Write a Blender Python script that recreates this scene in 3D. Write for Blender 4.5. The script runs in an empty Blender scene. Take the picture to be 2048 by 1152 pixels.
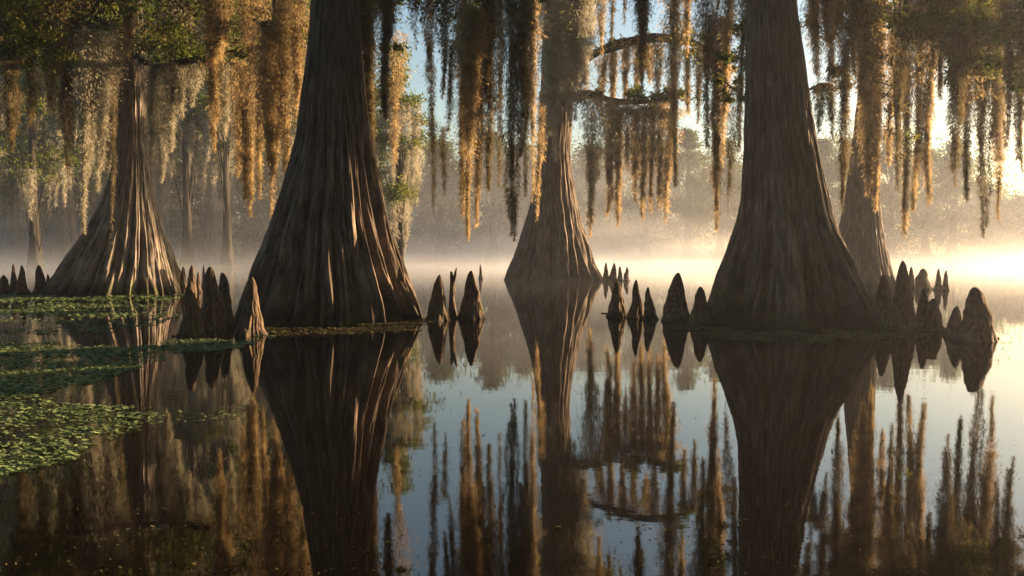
import bpy, math, random
import numpy as np
from mathutils import Vector, Matrix

# ------------------------------------------------------------------ camera, world, sun
sc = bpy.context.scene
COL = sc.collection
R = math.radians
W, HH, F = 2048.0, 1152.0, 1593.0
CAM_H = 1.24
PITCH = math.atan((576 - 500) / F)          # looking slightly down
cam_d = bpy.data.cameras.new('camera')
cam = bpy.data.objects.new('camera', cam_d); COL.objects.link(cam)
cam.location = (0, 0, CAM_H); cam.rotation_euler = (R(90) - PITCH, 0, 0)
cam_d.sensor_width = 36; cam_d.lens = F / W * 36; cam_d.clip_end = 3000; cam_d.clip_start = 0.05
sc.camera = cam

SUN_EL, SUN_AZ = R(8.0), R(64.0)            # azimuth to the right of the view axis (+Y)
wd = bpy.data.worlds.new('World'); sc.world = wd; wd.use_nodes = True
nt = wd.node_tree; nt.nodes.clear()
sky = nt.nodes.new('ShaderNodeTexSky'); sky.sky_type = 'NISHITA'; sky.sun_disc = False
sky.sun_elevation = SUN_EL; sky.sun_rotation = SUN_AZ
sky.air_density = 1.2; sky.dust_density = 2.0; sky.ozone_density = 2.2
bg = nt.nodes.new('ShaderNodeBackground'); bg.inputs['Strength'].default_value = 0.05
wo = nt.nodes.new('ShaderNodeOutputWorld')
nt.links.new(sky.outputs[0], bg.inputs[0]); nt.links.new(bg.outputs[0], wo.inputs[0])
sd = bpy.data.lights.new('sun', 'SUN'); sd.energy = 5.0; sd.angle = R(0.6); sd.color = (1.0, 0.64, 0.35)
sun = bpy.data.objects.new('sun', sd); COL.objects.link(sun)
sdir = Vector((math.sin(SUN_AZ) * math.cos(SUN_EL), math.cos(SUN_AZ) * math.cos(SUN_EL), math.sin(SUN_EL)))
sun.rotation_euler = sdir.to_track_quat('Z', 'Y').to_euler(); sun.location = (20, 30, 30)
sc.view_settings.view_transform = 'Standard'; sc.view_settings.look = 'None'
sc.view_settings.gamma = 1.0; sc.view_settings.exposure = 2.6
sc.render.engine = 'CYCLES'
sc.cycles.use_denoising = True
sc.cycles.max_bounces = 6; sc.cycles.diffuse_bounces = 3; sc.cycles.glossy_bounces = 3
sc.cycles.transmission_bounces = 3; sc.cycles.volume_bounces = 1; sc.cycles.transparent_max_bounces = 8

RNG = np.random.default_rng(7)

def P(px, py, Y):
    """photo pixel -> world point on the vertical plane at distance Y"""
    cx = (px - W / 2) / F; cy = (HH / 2 - py) / F
    c, s = math.cos(PITCH), math.sin(PITCH)
    dy = c + cy * s; dz = -s + cy * c
    t = Y / dy
    return np.array([cx * t, Y, CAM_H + dz * t])

def G(px, py):
    """photo pixel -> point on the water"""
    cx = (px - W / 2) / F; cy = (HH / 2 - py) / F
    c, s = math.cos(PITCH), math.sin(PITCH)
    dy = c + cy * s; dz = -s + cy * c
    t = -CAM_H / dz
    return np.array([cx * t, dy * t, 0.0])

def proj(p):
    """world points (N,3) -> photo pixels"""
    c, s = math.cos(PITCH), math.sin(PITCH)
    y = p[:, 1]; z = p[:, 2] - CAM_H
    dep = y * c - z * s; up = y * s + z * c
    return np.stack([W / 2 + p[:, 0] / dep * F, HH / 2 - up / dep * F], 1)

# ------------------------------------------------------------------ numpy noise
def _h(ix, iy, seed):
    n = (ix.astype(np.int64) * 374761393 + iy.astype(np.int64) * 668265263 + seed * 974711) & 0xFFFFFFFF
    n = ((n ^ (n >> 13)) * 1274126177) & 0xFFFFFFFF
    return ((n ^ (n >> 16)) & 0xFFFF) / 32767.5 - 1.0

def vnoise(x, y, seed=0, px=None):
    x = np.asarray(x, float); y = np.asarray(y, float)
    x0 = np.floor(x); y0 = np.floor(y); fx = x - x0; fy = y - y0
    fx = fx * fx * (3 - 2 * fx); fy = fy * fy * (3 - 2 * fy)
    x1 = x0 + 1
    if px: x0 = x0 % px; x1 = x1 % px
    a = _h(x0, y0, seed); b = _h(x1, y0, seed); c = _h(x0, y0 + 1, seed); d = _h(x1, y0 + 1, seed)
    return (a * (1 - fx) + b * fx) * (1 - fy) + (c * (1 - fx) + d * fx) * fy

def fbm(x, y, seed=0, oct=3, px=None):
    v = 0; a = 1.0; s = 0
    for o in range(oct):
        v = v + a * vnoise(x, y, seed + o * 17, px); s += a
        x = x * 2; y = y * 2; a *= 0.5
        if px: px = px * 2
    return v / s

# ------------------------------------------------------------------ mesh helpers
def mesh_from(name, V, faces, mat, uv=None, smooth=True, midx=None):
    """faces: (N,k) int array of k-gons"""
    V = np.asarray(V, np.float32); faces = np.asarray(faces, np.int32)
    me = bpy.data.meshes.new(name)
    me.vertices.add(len(V)); me.vertices.foreach_set('co', V.ravel())
    n, k = faces.shape
    me.loops.add(n * k); me.loops.foreach_set('vertex_index', faces.ravel())
    me.polygons.add(n)
    me.polygons.foreach_set('loop_start', np.arange(n, dtype=np.int32) * k)
    me.polygons.foreach_set('loop_total', np.full(n, k, np.int32))
    me.polygons.foreach_set('use_smooth', np.full(n, smooth, bool))
    mats = mat if isinstance(mat, (list, tuple)) else [mat]
    for m in mats: me.materials.append(m)
    if midx is not None: me.polygons.foreach_set('material_index', np.asarray(midx, np.int32))
    if uv is not None:
        l = me.uv_layers.new(name='uv'); l.data.foreach_set('uv', np.asarray(uv, np.float32)[faces.ravel()].ravel())
    me.update(calc_edges=True)
    return me

def link(name, me, parent=None, loc=None):
    o = bpy.data.objects.new(name, me); COL.objects.link(o)
    if parent is not None:
        o.parent = parent
        o.location = -Vector(parent.location) if loc is None else loc
    return o

def tag(o, label=None, cat=None, group=None, kind=None):
    if label: o['label'] = label
    if cat: o['category'] = cat
    if group: o['group'] = group
    if kind: o['kind'] = kind
    return o

def root(name, loc, label, cat, group=None):
    o = bpy.data.objects.new(name, None); COL.objects.link(o); o.location = loc
    o.empty_display_size = 0.3
    return tag(o, label, cat, group)

def grid_faces(nh, nt_, wrap=True):
    i = np.arange(nh - 1)[:, None]; j = np.arange(nt_ if wrap else nt_ - 1)[None, :]
    j2 = (j + 1) % nt_ if wrap else j + 1
    a = i * nt_ + j; b = i * nt_ + j2; c = (i + 1) * nt_ + j2; d = (i + 1) * nt_ + j
    return np.stack([a, b, c, d], -1).reshape(-1, 4)

def flakes(p, d, w, l, rng, bend=0.0):
    """leaf-like rhombic quads: p base (N,3), d direction (N,3), w width, l length (N,)"""
    n = len(p)
    r = rng.normal(size=(n, 3))
    s = np.cross(d, r); s /= (np.linalg.norm(s, axis=1, keepdims=True) + 1e-9)
    l = np.broadcast_to(l, (n,))[:, None]; w = np.broadcast_to(w, (n,))[:, None]
    m = p + d * l * 0.45
    if bend: m = m + np.cross(s, d) * l * bend * rng.uniform(-1, 1, (n, 1))
    V = np.stack([p, m + s * w * .5, p + d * l, m - s * w * .5], 1).reshape(-1, 3)
    return V, np.arange(4 * n).reshape(-1, 4)

def tube(pts, rad, seg=10, seed=0, rough=0.12, res=6):
    """bent tapering tube through pts (catmull-rom)"""
    pts = np.array(pts, float); rad = np.array(rad, float)
    n = len(pts); t = np.linspace(0, n - 1, (n - 1) * res + 1)
    ext = np.vstack([2 * pts[0] - pts[1], pts, 2 * pts[-1] - pts[-2]])
    k = np.minimum(t.astype(int), n - 2); f = (t - k)[:, None]
    p0, p1, p2, p3 = ext[k], ext[k + 1], ext[k + 2], ext[k + 3]
    C = .5 * ((2 * p1) + (-p0 + p2) * f + (2 * p0 - 5 * p1 + 4 * p2 - p3) * f ** 2 + (-p0 + 3 * p1 - 3 * p2 + p3) * f ** 3)
    rr = np.interp(t, np.arange(n), rad)
    T = np.gradient(C, axis=0); T /= np.linalg.norm(T, axis=1, keepdims=True) + 1e-9
    up = np.array([0, 0, 1.0]) if abs(T[0, 2]) < .8 else np.array([1.0, 0, 0])
    A = np.cross(T, up); A /= np.linalg.norm(A, axis=1, keepdims=True) + 1e-9
    B = np.cross(T, A)
    th = np.linspace(0, 2 * np.pi, seg, endpoint=False)
    nz = 1 + rough * vnoise(np.arange(seg)[None, :] * .9 + 0 * t[:, None], t[:, None] * 2.3 + 0 * th[None, :], seed)
    V = C[:, None] + rr[:, None, None] * nz[..., None] * (np.cos(th)[None, :, None] * A[:, None] + np.sin(th)[None, :, None] * B[:, None])
    V = V.reshape(-1, 3); Fc = grid_faces(len(C), seg)
    uv = np.stack([np.tile(th * rr.mean() , len(C)), np.repeat(np.cumsum(np.r_[0, np.linalg.norm(np.diff(C, axis=0), axis=1)]), seg)], 1)
    return V, Fc, uv, C

class Acc:
    def __init__(s): s.V = []; s.F = []; s.M = []; s.U = []; s.n = 0
    def add(s, V, Fc, m=0, uv=None):
        s.V.append(V); s.F.append(Fc + s.n); s.M.append(np.full(len(Fc), m)); s.n += len(V)
        s.U.append(uv if uv is not None else np.zeros((len(V), 2)))
    def build(s, name, mat, parent=None, smooth=True):
        me = mesh_from(name, np.vstack(s.V), np.vstack(s.F), mat, np.vstack(s.U), smooth, np.concatenate(s.M))
        return link(name, me, parent)

# ------------------------------------------------------------------ materials
def newmat(name):
    m = bpy.data.materials.new(name); m.use_nodes = True
    t = m.node_tree; t.nodes.clear()
    return m, t, t.nodes, t.links

def ramp(N, cols):
    r = N.new('ShaderNodeValToRGB'); e = r.color_ramp.elements
    while len(e) < len(cols): e.new(0.5)
    for k, (p, c) in enumerate(cols): e[k].position = p; e[k].color = (*c, 1)
    return r

def bark_mat(name, cols, bump=0.85, green=0.5, su=15.0, wet=0.35, sv=1.9):
    m, t, N, L = newmat(name)
    out = N.new('ShaderNodeOutputMaterial'); b = N.new('ShaderNodeBsdfPrincipled')
    b.inputs['Roughness'].default_value = .85; b.inputs['Specular IOR Level'].default_value = .25
    uv = N.new('ShaderNodeUVMap'); uv.uv_map = 'uv'
    mp = N.new('ShaderNodeMapping'); mp.inputs['Scale'].default_value = (su * 1.4, sv, 1)
    n1 = N.new('ShaderNodeTexNoise'); n1.inputs['Scale'].default_value = 1; n1.inputs['Detail'].default_value = 9
    n1.inputs['Roughness'].default_value = .68; n1.inputs['Distortion'].default_value = .12
    L.new(uv.outputs[0], mp.inputs[0]); L.new(mp.outputs[0], n1.inputs[0])
    r = ramp(N, cols); L.new(n1.outputs[0], r.inputs[0])
    geo = N.new('ShaderNodeTexCoord')
    n2 = N.new('ShaderNodeTexNoise'); n2.inputs['Scale'].default_value = 1.3; n2.inputs['Detail'].default_value = 5
    L.new(geo.outputs['Object'], n2.inputs[0])
    mx = N.new('ShaderNodeMix'); mx.data_type = 'RGBA'; mx.blend_type = 'MULTIPLY'; mx.inputs[0].default_value = .8
    r2 = ramp(N, [(.25, (.55, .5, .46)), (.5, (.95, .95, .95)), (.78, (1.25, 1.22, 1.15))])
    L.new(n2.outputs[0], r2.inputs[0]); L.new(r.outputs[0], mx.inputs[6]); L.new(r2.outputs[0], mx.inputs[7])
    # wet stained band and green growth close to the water line
    sp = N.new('ShaderNodeSeparateXYZ'); L.new(uv.outputs[0], sp.inputs[0])
    ad = N.new('ShaderNodeMath'); ad.operation = 'MULTIPLY_ADD'; ad.inputs[1].default_value = .9; 
    L.new(n2.outputs[0], ad.inputs[0]); 
    sb = N.new('ShaderNodeMath'); sb.operation = 'SUBTRACT'; L.new(sp.outputs[1], sb.inputs[0]); 
    ad.inputs[2].default_value = -.45; L.new(ad.outputs[0], sb.inputs[1])
    mr = N.new('ShaderNodeMapRange'); mr.inputs[1].default_value = .06; mr.inputs[2].default_value = wet + .12
    mr.inputs[3].default_value = 1; mr.inputs[4].default_value = 0; L.new(sb.outputs[0], mr.inputs[0])
    mw = N.new('ShaderNodeMix'); mw.data_type = 'RGBA'; L.new(mr.outputs[0], mw.inputs[0])
    L.new(mx.outputs[2], mw.inputs[6]); mw.inputs[7].default_value = (.018, .015, .010, 1)
    n3 = N.new('ShaderNodeTexNoise'); n3.inputs['Scale'].default_value = 3.1; n3.inputs['Detail'].default_value = 6
    L.new(geo.outputs['Object'], n3.inputs[0])
    mg = N.new('ShaderNodeMapRange'); mg.inputs[1].default_value = .52; mg.inputs[2].default_value = .66; L.new(n3.outputs[0], mg.inputs[0])
    mh = N.new('ShaderNodeMapRange'); mh.inputs[1].default_value = .15; mh.inputs[2].default_value = 1.5
    mh.inputs[3].default_value = green; mh.inputs[4].default_value = green * .12; L.new(sp.outputs[1], mh.inputs[0])
    mm = N.new('ShaderNodeMath'); mm.operation = 'MULTIPLY'; L.new(mg.outputs[0], mm.inputs[0]); L.new(mh.outputs[0], mm.inputs[1])
    m3 = N.new('ShaderNodeMix'); m3.data_type = 'RGBA'; L.new(mm.outputs[0], m3.inputs[0]); L.new(mw.outputs[2], m3.inputs[6])
    m3.inputs[7].default_value = (.075, .095, .02, 1)
    L.new(m3.outputs[2], b.inputs['Base Color'])
    bp = N.new('ShaderNodeBump'); bp.inputs['Strength'].default_value = bump; bp.inputs['Distance'].default_value = .03
    mp4 = N.new('ShaderNodeMapping'); mp4.inputs['Scale'].default_value = (5.5, .55, 1); L.new(uv.outputs[0], mp4.inputs[0])
    n4 = N.new('ShaderNodeTexNoise'); n4.inputs['Scale'].default_value = 1; n4.inputs['Detail'].default_value = 4; L.new(mp4.outputs[0], n4.inputs[0])
    bp4 = N.new('ShaderNodeBump'); bp4.inputs['Strength'].default_value = .7; bp4.inputs['Distance'].default_value = .12
    L.new(n4.outputs[0], bp4.inputs['Height']); L.new(bp4.outputs[0], bp.inputs['Normal'])
    L.new(n1.outputs[0], bp.inputs['Height']); L.new(bp.outputs[0], b.inputs['Normal'])
    L.new(b.outputs[0], out.inputs[0])
    return m

def leaf_mat(name, cols, scale, trans=.5, rough=.7):
    m, t, N, L = newmat(name)
    out = N.new('ShaderNodeOutputMaterial')
    tc = N.new('ShaderNodeTexCoord'); n = N.new('ShaderNodeTexNoise'); n.inputs['Scale'].default_value = scale
    n.inputs['Detail'].default_value = 4; n.inputs['Roughness'].default_value = .7
    L.new(tc.outputs['Object'], n.inputs[0]); r = ramp(N, cols); L.new(n.outputs[0], r.inputs[0])
    d = N.new('ShaderNodeBsdfDiffuse'); tr = N.new('ShaderNodeBsdfTranslucent'); mx = N.new('ShaderNodeMixShader')
    mx.inputs[0].default_value = trans
    L.new(r.outputs[0], d.inputs[0]); L.new(r.outputs[0], tr.inputs[0])
    L.new(d.outputs[0], mx.inputs[1]); L.new(tr.outputs[0], mx.inputs[2]); L.new(mx.outputs[0], out.inputs[0])
    return m

M_BARK = bark_mat('cypress_bark', [(.32, (.016, .012, .009)), (.46, (.073, .056, .042)), (.60, (.16, .125, .096)), (.76, (.34, .285, .23))])
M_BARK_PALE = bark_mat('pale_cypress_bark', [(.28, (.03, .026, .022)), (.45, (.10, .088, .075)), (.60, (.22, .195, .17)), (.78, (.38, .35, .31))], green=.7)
M_KNEE = bark_mat('knee_bark', [(.30, (.02, .014, .010)), (.46, (.065, .044, .03)), (.60, (.14, .10, .07)), (.78, (.30, .24, .18))], green=.45, su=13, wet=.10, bump=.9, sv=6.5)
M_LIMB = bark_mat('limb_bark', [(.3, (.02, .015, .011)), (.5, (.06, .043, .03)), (.75, (.14, .105, .075))], green=0, su=20, wet=-1)
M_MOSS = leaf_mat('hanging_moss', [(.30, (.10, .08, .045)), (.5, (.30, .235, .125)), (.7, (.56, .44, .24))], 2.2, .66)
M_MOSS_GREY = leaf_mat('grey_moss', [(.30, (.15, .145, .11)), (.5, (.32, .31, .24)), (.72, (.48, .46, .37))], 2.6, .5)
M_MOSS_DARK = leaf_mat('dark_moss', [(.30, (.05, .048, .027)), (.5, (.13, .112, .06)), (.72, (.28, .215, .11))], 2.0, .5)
M_LEAF = leaf_mat('cypress_leaf', [(.32, (.035, .055, .012)), (.5, (.085, .115, .022)), (.7, (.20, .20, .04))], 1.2, .55)
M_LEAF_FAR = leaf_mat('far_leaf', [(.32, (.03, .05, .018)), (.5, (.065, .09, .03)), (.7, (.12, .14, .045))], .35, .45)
M_WEED = leaf_mat('duckweed', [(.3, (.08, .115, .04)), (.5, (.125, .18, .08)), (.64, (.18, .23, .11)), (.78, (.25, .22, .13))], 11, .15)
M_LITTER = leaf_mat('floating_litter', [(.3, (.04, .04, .02)), (.5, (.075, .07, .032)), (.75, (.14, .115, .065))], 5.0, .1)

def water_mat():
    m, t, N, L = newmat('still_water')
    out = N.new('ShaderNodeOutputMaterial')
    d = N.new('ShaderNodeBsdfDiffuse'); d.inputs[0].default_value = (.004, .003, .002, 1)
    g = N.new('ShaderNodeBsdfGlossy'); g.inputs['Roughness'].default_value = .018; g.inputs[0].default_value = (.96, .95, .93, 1)
    fr = N.new('ShaderNodeFresnel'); fr.inputs[0].default_value = 1.95
    mx = N.new('ShaderNodeMixShader')
    tc = N.new('ShaderNodeTexCoord'); mp = N.new('ShaderNodeMapping'); mp.inputs['Scale'].default_value = (1.2, 2.2, 1)
    n = N.new('ShaderNodeTexNoise'); n.inputs['Scale'].default_value = 1.7; n.inputs['Detail'].default_value = 5
    n2 = N.new('ShaderNodeTexNoise'); n2.inputs['Scale'].default_value = .35; n2.inputs['Detail'].default_value = 2
    L.new(tc.outputs['Object'], mp.inputs[0]); L.new(mp.outputs[0], n.inputs[0]); L.new(tc.outputs['Object'], n2.inputs[0])
    mr = N.new('ShaderNodeMapRange'); mr.inputs[1].default_value = .38; mr.inputs[2].default_value = .85; mr.inputs[3].default_value = .12
    L.new(n2.outputs[0], mr.inputs[0])
    mu = N.new('ShaderNodeMath'); mu.operation = 'MULTIPLY'; L.new(n.outputs[0], mu.inputs[0]); L.new(mr.outputs[0], mu.inputs[1])
    bp = N.new('ShaderNodeBump'); bp.inputs['Strength'].default_value = .16; bp.inputs['Distance'].default_value = .012
    L.new(mu.outputs[0], bp.inputs['Height']); L.new(bp.outputs[0], g.inputs['Normal'])
    L.new(fr.outputs[0], mx.inputs[0]); L.new(d.outputs[0], mx.inputs[1]); L.new(g.outputs[0], mx.inputs[2])
    L.new(mx.outputs[0], out.inputs[0])
    return m
M_WATER = water_mat()

def vol_mat(name, dens, col=(.95, .95, .96), aniso=.5):
    m, t, N, L = newmat(name)
    out = N.new('ShaderNodeOutputMaterial'); v = N.new('ShaderNodeVolumePrincipled')
    v.inputs['Color'].default_value = (*col, 1); v.inputs['Density'].default_value = dens; v.inputs['Anisotropy'].default_value = aniso
    L.new(v.outputs[0], out.inputs['Volume'])
    return m

# ------------------------------------------------------------------ water and ground
me = bpy.data.meshes.new('water')
me.from_pydata([(-190, -62, 0), (190, -62, 0), (190, 190, 0), (-190, 190, 0)], [], [(0, 1, 2, 3)]); me.materials.append(M_WATER)
tag(link('water', me), kind='structure')

def ground():
    m, t, N, L = newmat('bank_soil')
    out = N.new('ShaderNodeOutputMaterial'); b = N.new('ShaderNodeBsdfPrincipled'); b.inputs['Roughness'].default_value = .95
    tc = N.new('ShaderNodeTexCoord'); n = N.new('ShaderNodeTexNoise'); n.inputs['Scale'].default_value = .6; n.inputs['Detail'].default_value = 6
    r = ramp(N, [(.3, (.03, .03, .015)), (.6, (.07, .06, .03))]); L.new(tc.outputs['Object'], n.inputs[0]); L.new(n.outputs[0], r.inputs[0])
    L.new(r.outputs[0], b.inputs['Base Color']); L.new(b.outputs[0], out.inputs[0])
    nx, ny = 120, 40
    X, Y = np.meshgrid(np.linspace(-189, 189, nx), np.linspace(92, 189, ny))
    Z = -0.5 + np.clip((Y - 108 + 6 * fbm(X * .05, Y * .05, 3)) / 14, 0, 1) * 1.3 + .25 * fbm(X * .2, Y * .2, 5)
    V = np.stack([X, Y, Z], -1).reshape(-1, 3)
    tag(link('far_bank_ground', mesh_from('far_bank_ground', V, grid_faces(ny, nx, False), m)), kind='structure')
ground()

# ------------------------------------------------------------------ trunks
def trunk_mesh(prof, depth, top, nth, nh, nr, seed, amp=.16, fine=.012, mat=M_BARK, rough_top=.03, crease=.04, col=.14, ncol=19):
    rng = np.random.default_rng(seed)
    zs = []; xl = []; xr = []
    for (y, a, b) in prof:
        pl = P(a, y, depth); pr = P(b, y, depth); zs.append((pl[2] + pr[2]) / 2); xl.append(pl[0]); xr.append(pr[0])
    o = np.argsort(zs); zs = np.array(zs)[o]; xl = np.array(xl)[o]; xr = np.array(xr)[o]
    # extend up with gentle taper, and down below the water
    R0 = (xr[-1] - xl[-1]) / 2; c0 = (xr[-1] + xl[-1]) / 2
    lean = (c0 - (xr[-3] + xl[-3]) / 2) / (zs[-1] - zs[-3]) * .5
    ex = np.linspace(zs[-1] + 1, top, 5)
    for z in ex:
        f = (z - zs[-1]) / (top - zs[-1]); rr = R0 * (1 - .75 * f); c = c0 + lean * (z - zs[-1])
        zs = np.r_[zs, z]; xl = np.r_[xl, c - rr]; xr = np.r_[xr, c + rr]
    sl = (xl[1] - xl[0]) / (zs[1] - zs[0]); sr = (xr[1] - xr[0]) / (zs[1] - zs[0])
    zs = np.r_[-.45, zs]; xl = np.r_[xl[0] - sl * (.45 + zs[1]) , xl]; xr = np.r_[xr[0] - sr * (.45 + zs[1]), xr]
    zz = np.r_[np.linspace(-.4, zs[-7] + .2, int(nh * .8), endpoint=False), np.linspace(zs[-7] + .2, top, nh - int(nh * .8))]
    fine_z = np.linspace(-.4, top, 600)
    def sm(v):
        q = np.interp(fine_z, zs, v); k = np.hanning(25); k /= k.sum()
        q = np.convolve(np.pad(q, 12, mode='reflect', reflect_type='odd'), k, mode='valid'); return np.interp(zz, fine_z, q)
    XL, XR = sm(xl), sm(xr); C = (XL + XR) / 2; RR = (XR - XL) / 2
    Rtop = RR[int(nh * .8) - 1]
    th = np.linspace(0, 2 * np.pi, nth, endpoint=False)
    T = th[None, :] + 0 * zz[:, None]; Z = zz[:, None] + 0 * T
    fl = np.clip((RR - Rtop) / (RR[0] - Rtop + 1e-6), 0, 1)[:, None]      # how flared here
    mod = np.zeros_like(T)
    zv = zz
    base = (np.arange(nr) + rng.uniform(-.3, .3, nr)) / nr * 2 * np.pi
    for j in range(nr):
        drift = .07 * vnoise(zv * .5 + j * 7.3, 0 * zv + j, seed) + .02 * vnoise(zv * 1.7 + j * 3.3, 0 * zv + j, seed + 5)
        d = np.abs((T - base[j] - drift[:, None] + np.pi) % (2 * np.pi) - np.pi)
        sg = rng.uniform(.35, .8) * np.pi / nr
        A = rng.uniform(.5, 1.0)
        Hj = rng.uniform(.25, 1.3)
        fade = (.14 + .86 * fl ** .55) * np.clip((fl + .12) / .35 * Hj + .2, 0, 1)
        mod = np.maximum(mod, A * fade * np.exp(-(d / sg) ** 1.3))
    # small half-height roots
    for j in range(nr):
        t0 = rng.uniform(0, 2 * np.pi); h0 = rng.uniform(.3, 1.4); sg = rng.uniform(.015, .04)
        d = np.abs((T - t0 - .08 * vnoise(Z * .8, Z * 0 + j, seed + 9) + np.pi) % (2 * np.pi) - np.pi)
        mod = mod + .22 * np.clip(1 - Z / h0, 0, 1) ** .7 * np.exp(-(d / sg) ** 2)
    big = fbm(T / (2 * np.pi) * 5, Z * .25, seed + 3, 2, px=5)
    streak = fbm(T / (2 * np.pi) * (nr * 3), Z * .9, seed + 4, 3, px=nr * 3)
    fib = fbm(T / (2 * np.pi) * (nr * 9), Z * 1.8, seed + 6, 2, px=nr * 9)
    wd_ = rng.uniform(.5, 1.6, ncol); bd = np.r_[0, np.cumsum(wd_)]; bd = bd / bd[-1] * 2 * np.pi
    Aj = rng.uniform(.55, 1.0, ncol) * np.clip(wd_, .6, 1.25)
    Tw = (T + .05 * vnoise(T / (2 * np.pi) * 7, Z * .45, seed + 21, px=7) + .025 * vnoise(T / (2 * np.pi) * 16, Z * 1.1, seed + 22, px=16)) % (2 * np.pi)
    ci = np.clip(np.searchsorted(bd, Tw.ravel(), side='right') - 1, 0, ncol - 1).reshape(Tw.shape)
    s_ = (Tw - bd[ci]) / (bd[ci + 1] - bd[ci])
    dome = Aj[ci] * np.clip(1 - np.abs(2 * s_ - 1) ** 2.4, 0, 1) ** .75
    s2 = (s_ * (2 + ci % 2) + .25 * vnoise(Z * .8, ci * 3.1, seed + 23)) % 1
    dome = dome + .22 * np.clip(1 - np.abs(2 * s2 - 1) ** 2, 0, 1) * np.clip(fl * 2.2 - .2 + .5 * vnoise(Z * .5, ci * 7.7, seed + 24), 0, 1)
    colf = (.16 + .84 * np.clip(fl * 1.25, 0, 1) ** .7)
    mm_ = mod.mean(1, keepdims=True); mod = mod - mm_ - .55 * (np.percentile(mod, 96, axis=1)[:, None] - mm_)
    rr = RR[:, None] * (1 + amp * mod + col * colf * (dome - .90) + .035 * big * (.4 + fl)) + \
        RR[:, None] * crease * (.15 + fl) * (np.abs(fbm(T / (2 * np.pi) * nr * 1.0, Z * .45, seed + 12, 2, px=nr)) ** .6 - .6) * 2.2 + \
        RR[:, None] * rough_top * streak * (1 + fl) + fine * fib * 1.6
    X = C[:, None] + rr * np.sin(T); Y = depth - rr * np.cos(T)
    V = np.stack([X, Y, Z], -1).reshape(-1, 3)
    uv = np.stack([T * Rtop * 1.5, Z], -1).reshape(-1, 2)
    me = mesh_from('trunk', V, grid_faces(nh, nth), mat, uv)
    return me, C, RR, zz

TREES = {}
def cypress(key, prof, depth, top, label, nth, nh, nr, seed, mat=M_BARK, group=None, **kw):
    me, C, RR, zz = trunk_mesh(prof, depth, top, nth, nh, nr, seed, mat=mat, **kw)
    k = np.argmin(abs(zz))
    r = root('bald_cypress_tree', (float(C[k]), depth, 0), label, 'tree', group)
    link('trunk', me, r)
    TREES[key] = dict(root=r, C=C, RR=RR, zz=zz, depth=depth, top=top, crown=Acc())
    return r

GB = 'large cypress trees standing in the water'
cypress('A', [(645, 488, 850), (600, 506, 835), (550, 517, 815), (500, 533, 797), (450, 547, 780), (400, 565, 767), (300, 590, 748), (200, 605, 732), (100, 618, 722), (0, 625, 718)],
        14.6, 16, 'widest cypress trunk with fluted base and orange sunlit ridges, left of the photo centre', 1000, 620, 25, 3, group=GB, amp=.12, crease=.06, col=.23, ncol=20)
cypress('B', [(655, 1402, 1752), (640, 1407, 1744), (600, 1420, 1731), (550, 1438, 1710), (500, 1455, 1689), (450, 1470, 1668), (400, 1480, 1654), (300, 1488, 1633), (200, 1490, 1617), (100, 1492, 1603), (0, 1493, 1590)],
        13.8, 16, 'big dark brown cypress trunk right of centre with a row of knees at each side', 1000, 620, 21, 11, group=GB, amp=.08, crease=.12, col=.32, ncol=13)
cypress('C', [(562, 1000, 1203), (540, 1010, 1192), (500, 1027, 1180), (450, 1045, 1163), (400, 1060, 1152), (350, 1070, 1144), (300, 1076, 1140), (200, 1080, 1146), (100, 1084, 1152), (0, 1088, 1156)],
        32.9, 20, 'misty cypress trunk draped with grey moss, standing alone at the photo centre', 560, 420, 22, 21, group=GB, amp=.10, crease=.05, col=.19, ncol=17)
cypress('D', [(587, 108, 358), (550, 130, 348), (500, 160, 334), (450, 188, 320), (400, 210, 308), (350, 225, 300), (300, 232, 294), (200, 237, 290), (100, 238, 287), (0, 240, 283)],
        23.0, 18, 'pale barked cypress trunk beside the duckweed at the far left, its right side sunlit', 640, 460, 22, 33, mat=M_BARK_PALE, group=GB, amp=.12, col=.20, ncol=19)
cypress('E', [(580, 1632, 1790), (550, 1645, 1779), (500, 1668, 1768), (450, 1683, 1760), (400, 1692, 1757), (350, 1699, 1757), (300, 1705, 1757), (200, 1716, 1760), (100, 1725, 1763), (0, 1733, 1765)],
        25.3, 18, 'hazy tan cypress trunk hung with golden moss, half hidden by the big dark trunk', 480, 380, 18, 44, group=GB, amp=.08, col=.12)
GF = 'far cypress trunks in the mist'
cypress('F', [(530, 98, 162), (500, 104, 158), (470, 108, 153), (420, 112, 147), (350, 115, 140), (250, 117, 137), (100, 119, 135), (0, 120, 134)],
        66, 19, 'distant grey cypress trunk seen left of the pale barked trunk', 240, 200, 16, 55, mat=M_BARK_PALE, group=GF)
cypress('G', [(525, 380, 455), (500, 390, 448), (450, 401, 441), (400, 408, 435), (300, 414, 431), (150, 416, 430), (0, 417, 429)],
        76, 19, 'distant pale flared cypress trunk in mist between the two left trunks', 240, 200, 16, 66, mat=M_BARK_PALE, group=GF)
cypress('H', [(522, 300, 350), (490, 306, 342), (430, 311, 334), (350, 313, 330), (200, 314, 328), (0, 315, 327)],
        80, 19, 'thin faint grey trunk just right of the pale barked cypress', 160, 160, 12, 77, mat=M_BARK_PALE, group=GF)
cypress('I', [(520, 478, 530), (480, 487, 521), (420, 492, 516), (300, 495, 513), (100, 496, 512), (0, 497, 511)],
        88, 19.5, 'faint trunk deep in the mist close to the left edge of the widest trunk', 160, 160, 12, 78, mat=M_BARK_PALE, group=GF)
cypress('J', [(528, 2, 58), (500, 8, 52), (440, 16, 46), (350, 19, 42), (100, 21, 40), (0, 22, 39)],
        70, 19, 'bluish far trunk among the leaves near the left photo edge', 160, 160, 12, 79, mat=M_BARK_PALE, group=GF)

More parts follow.
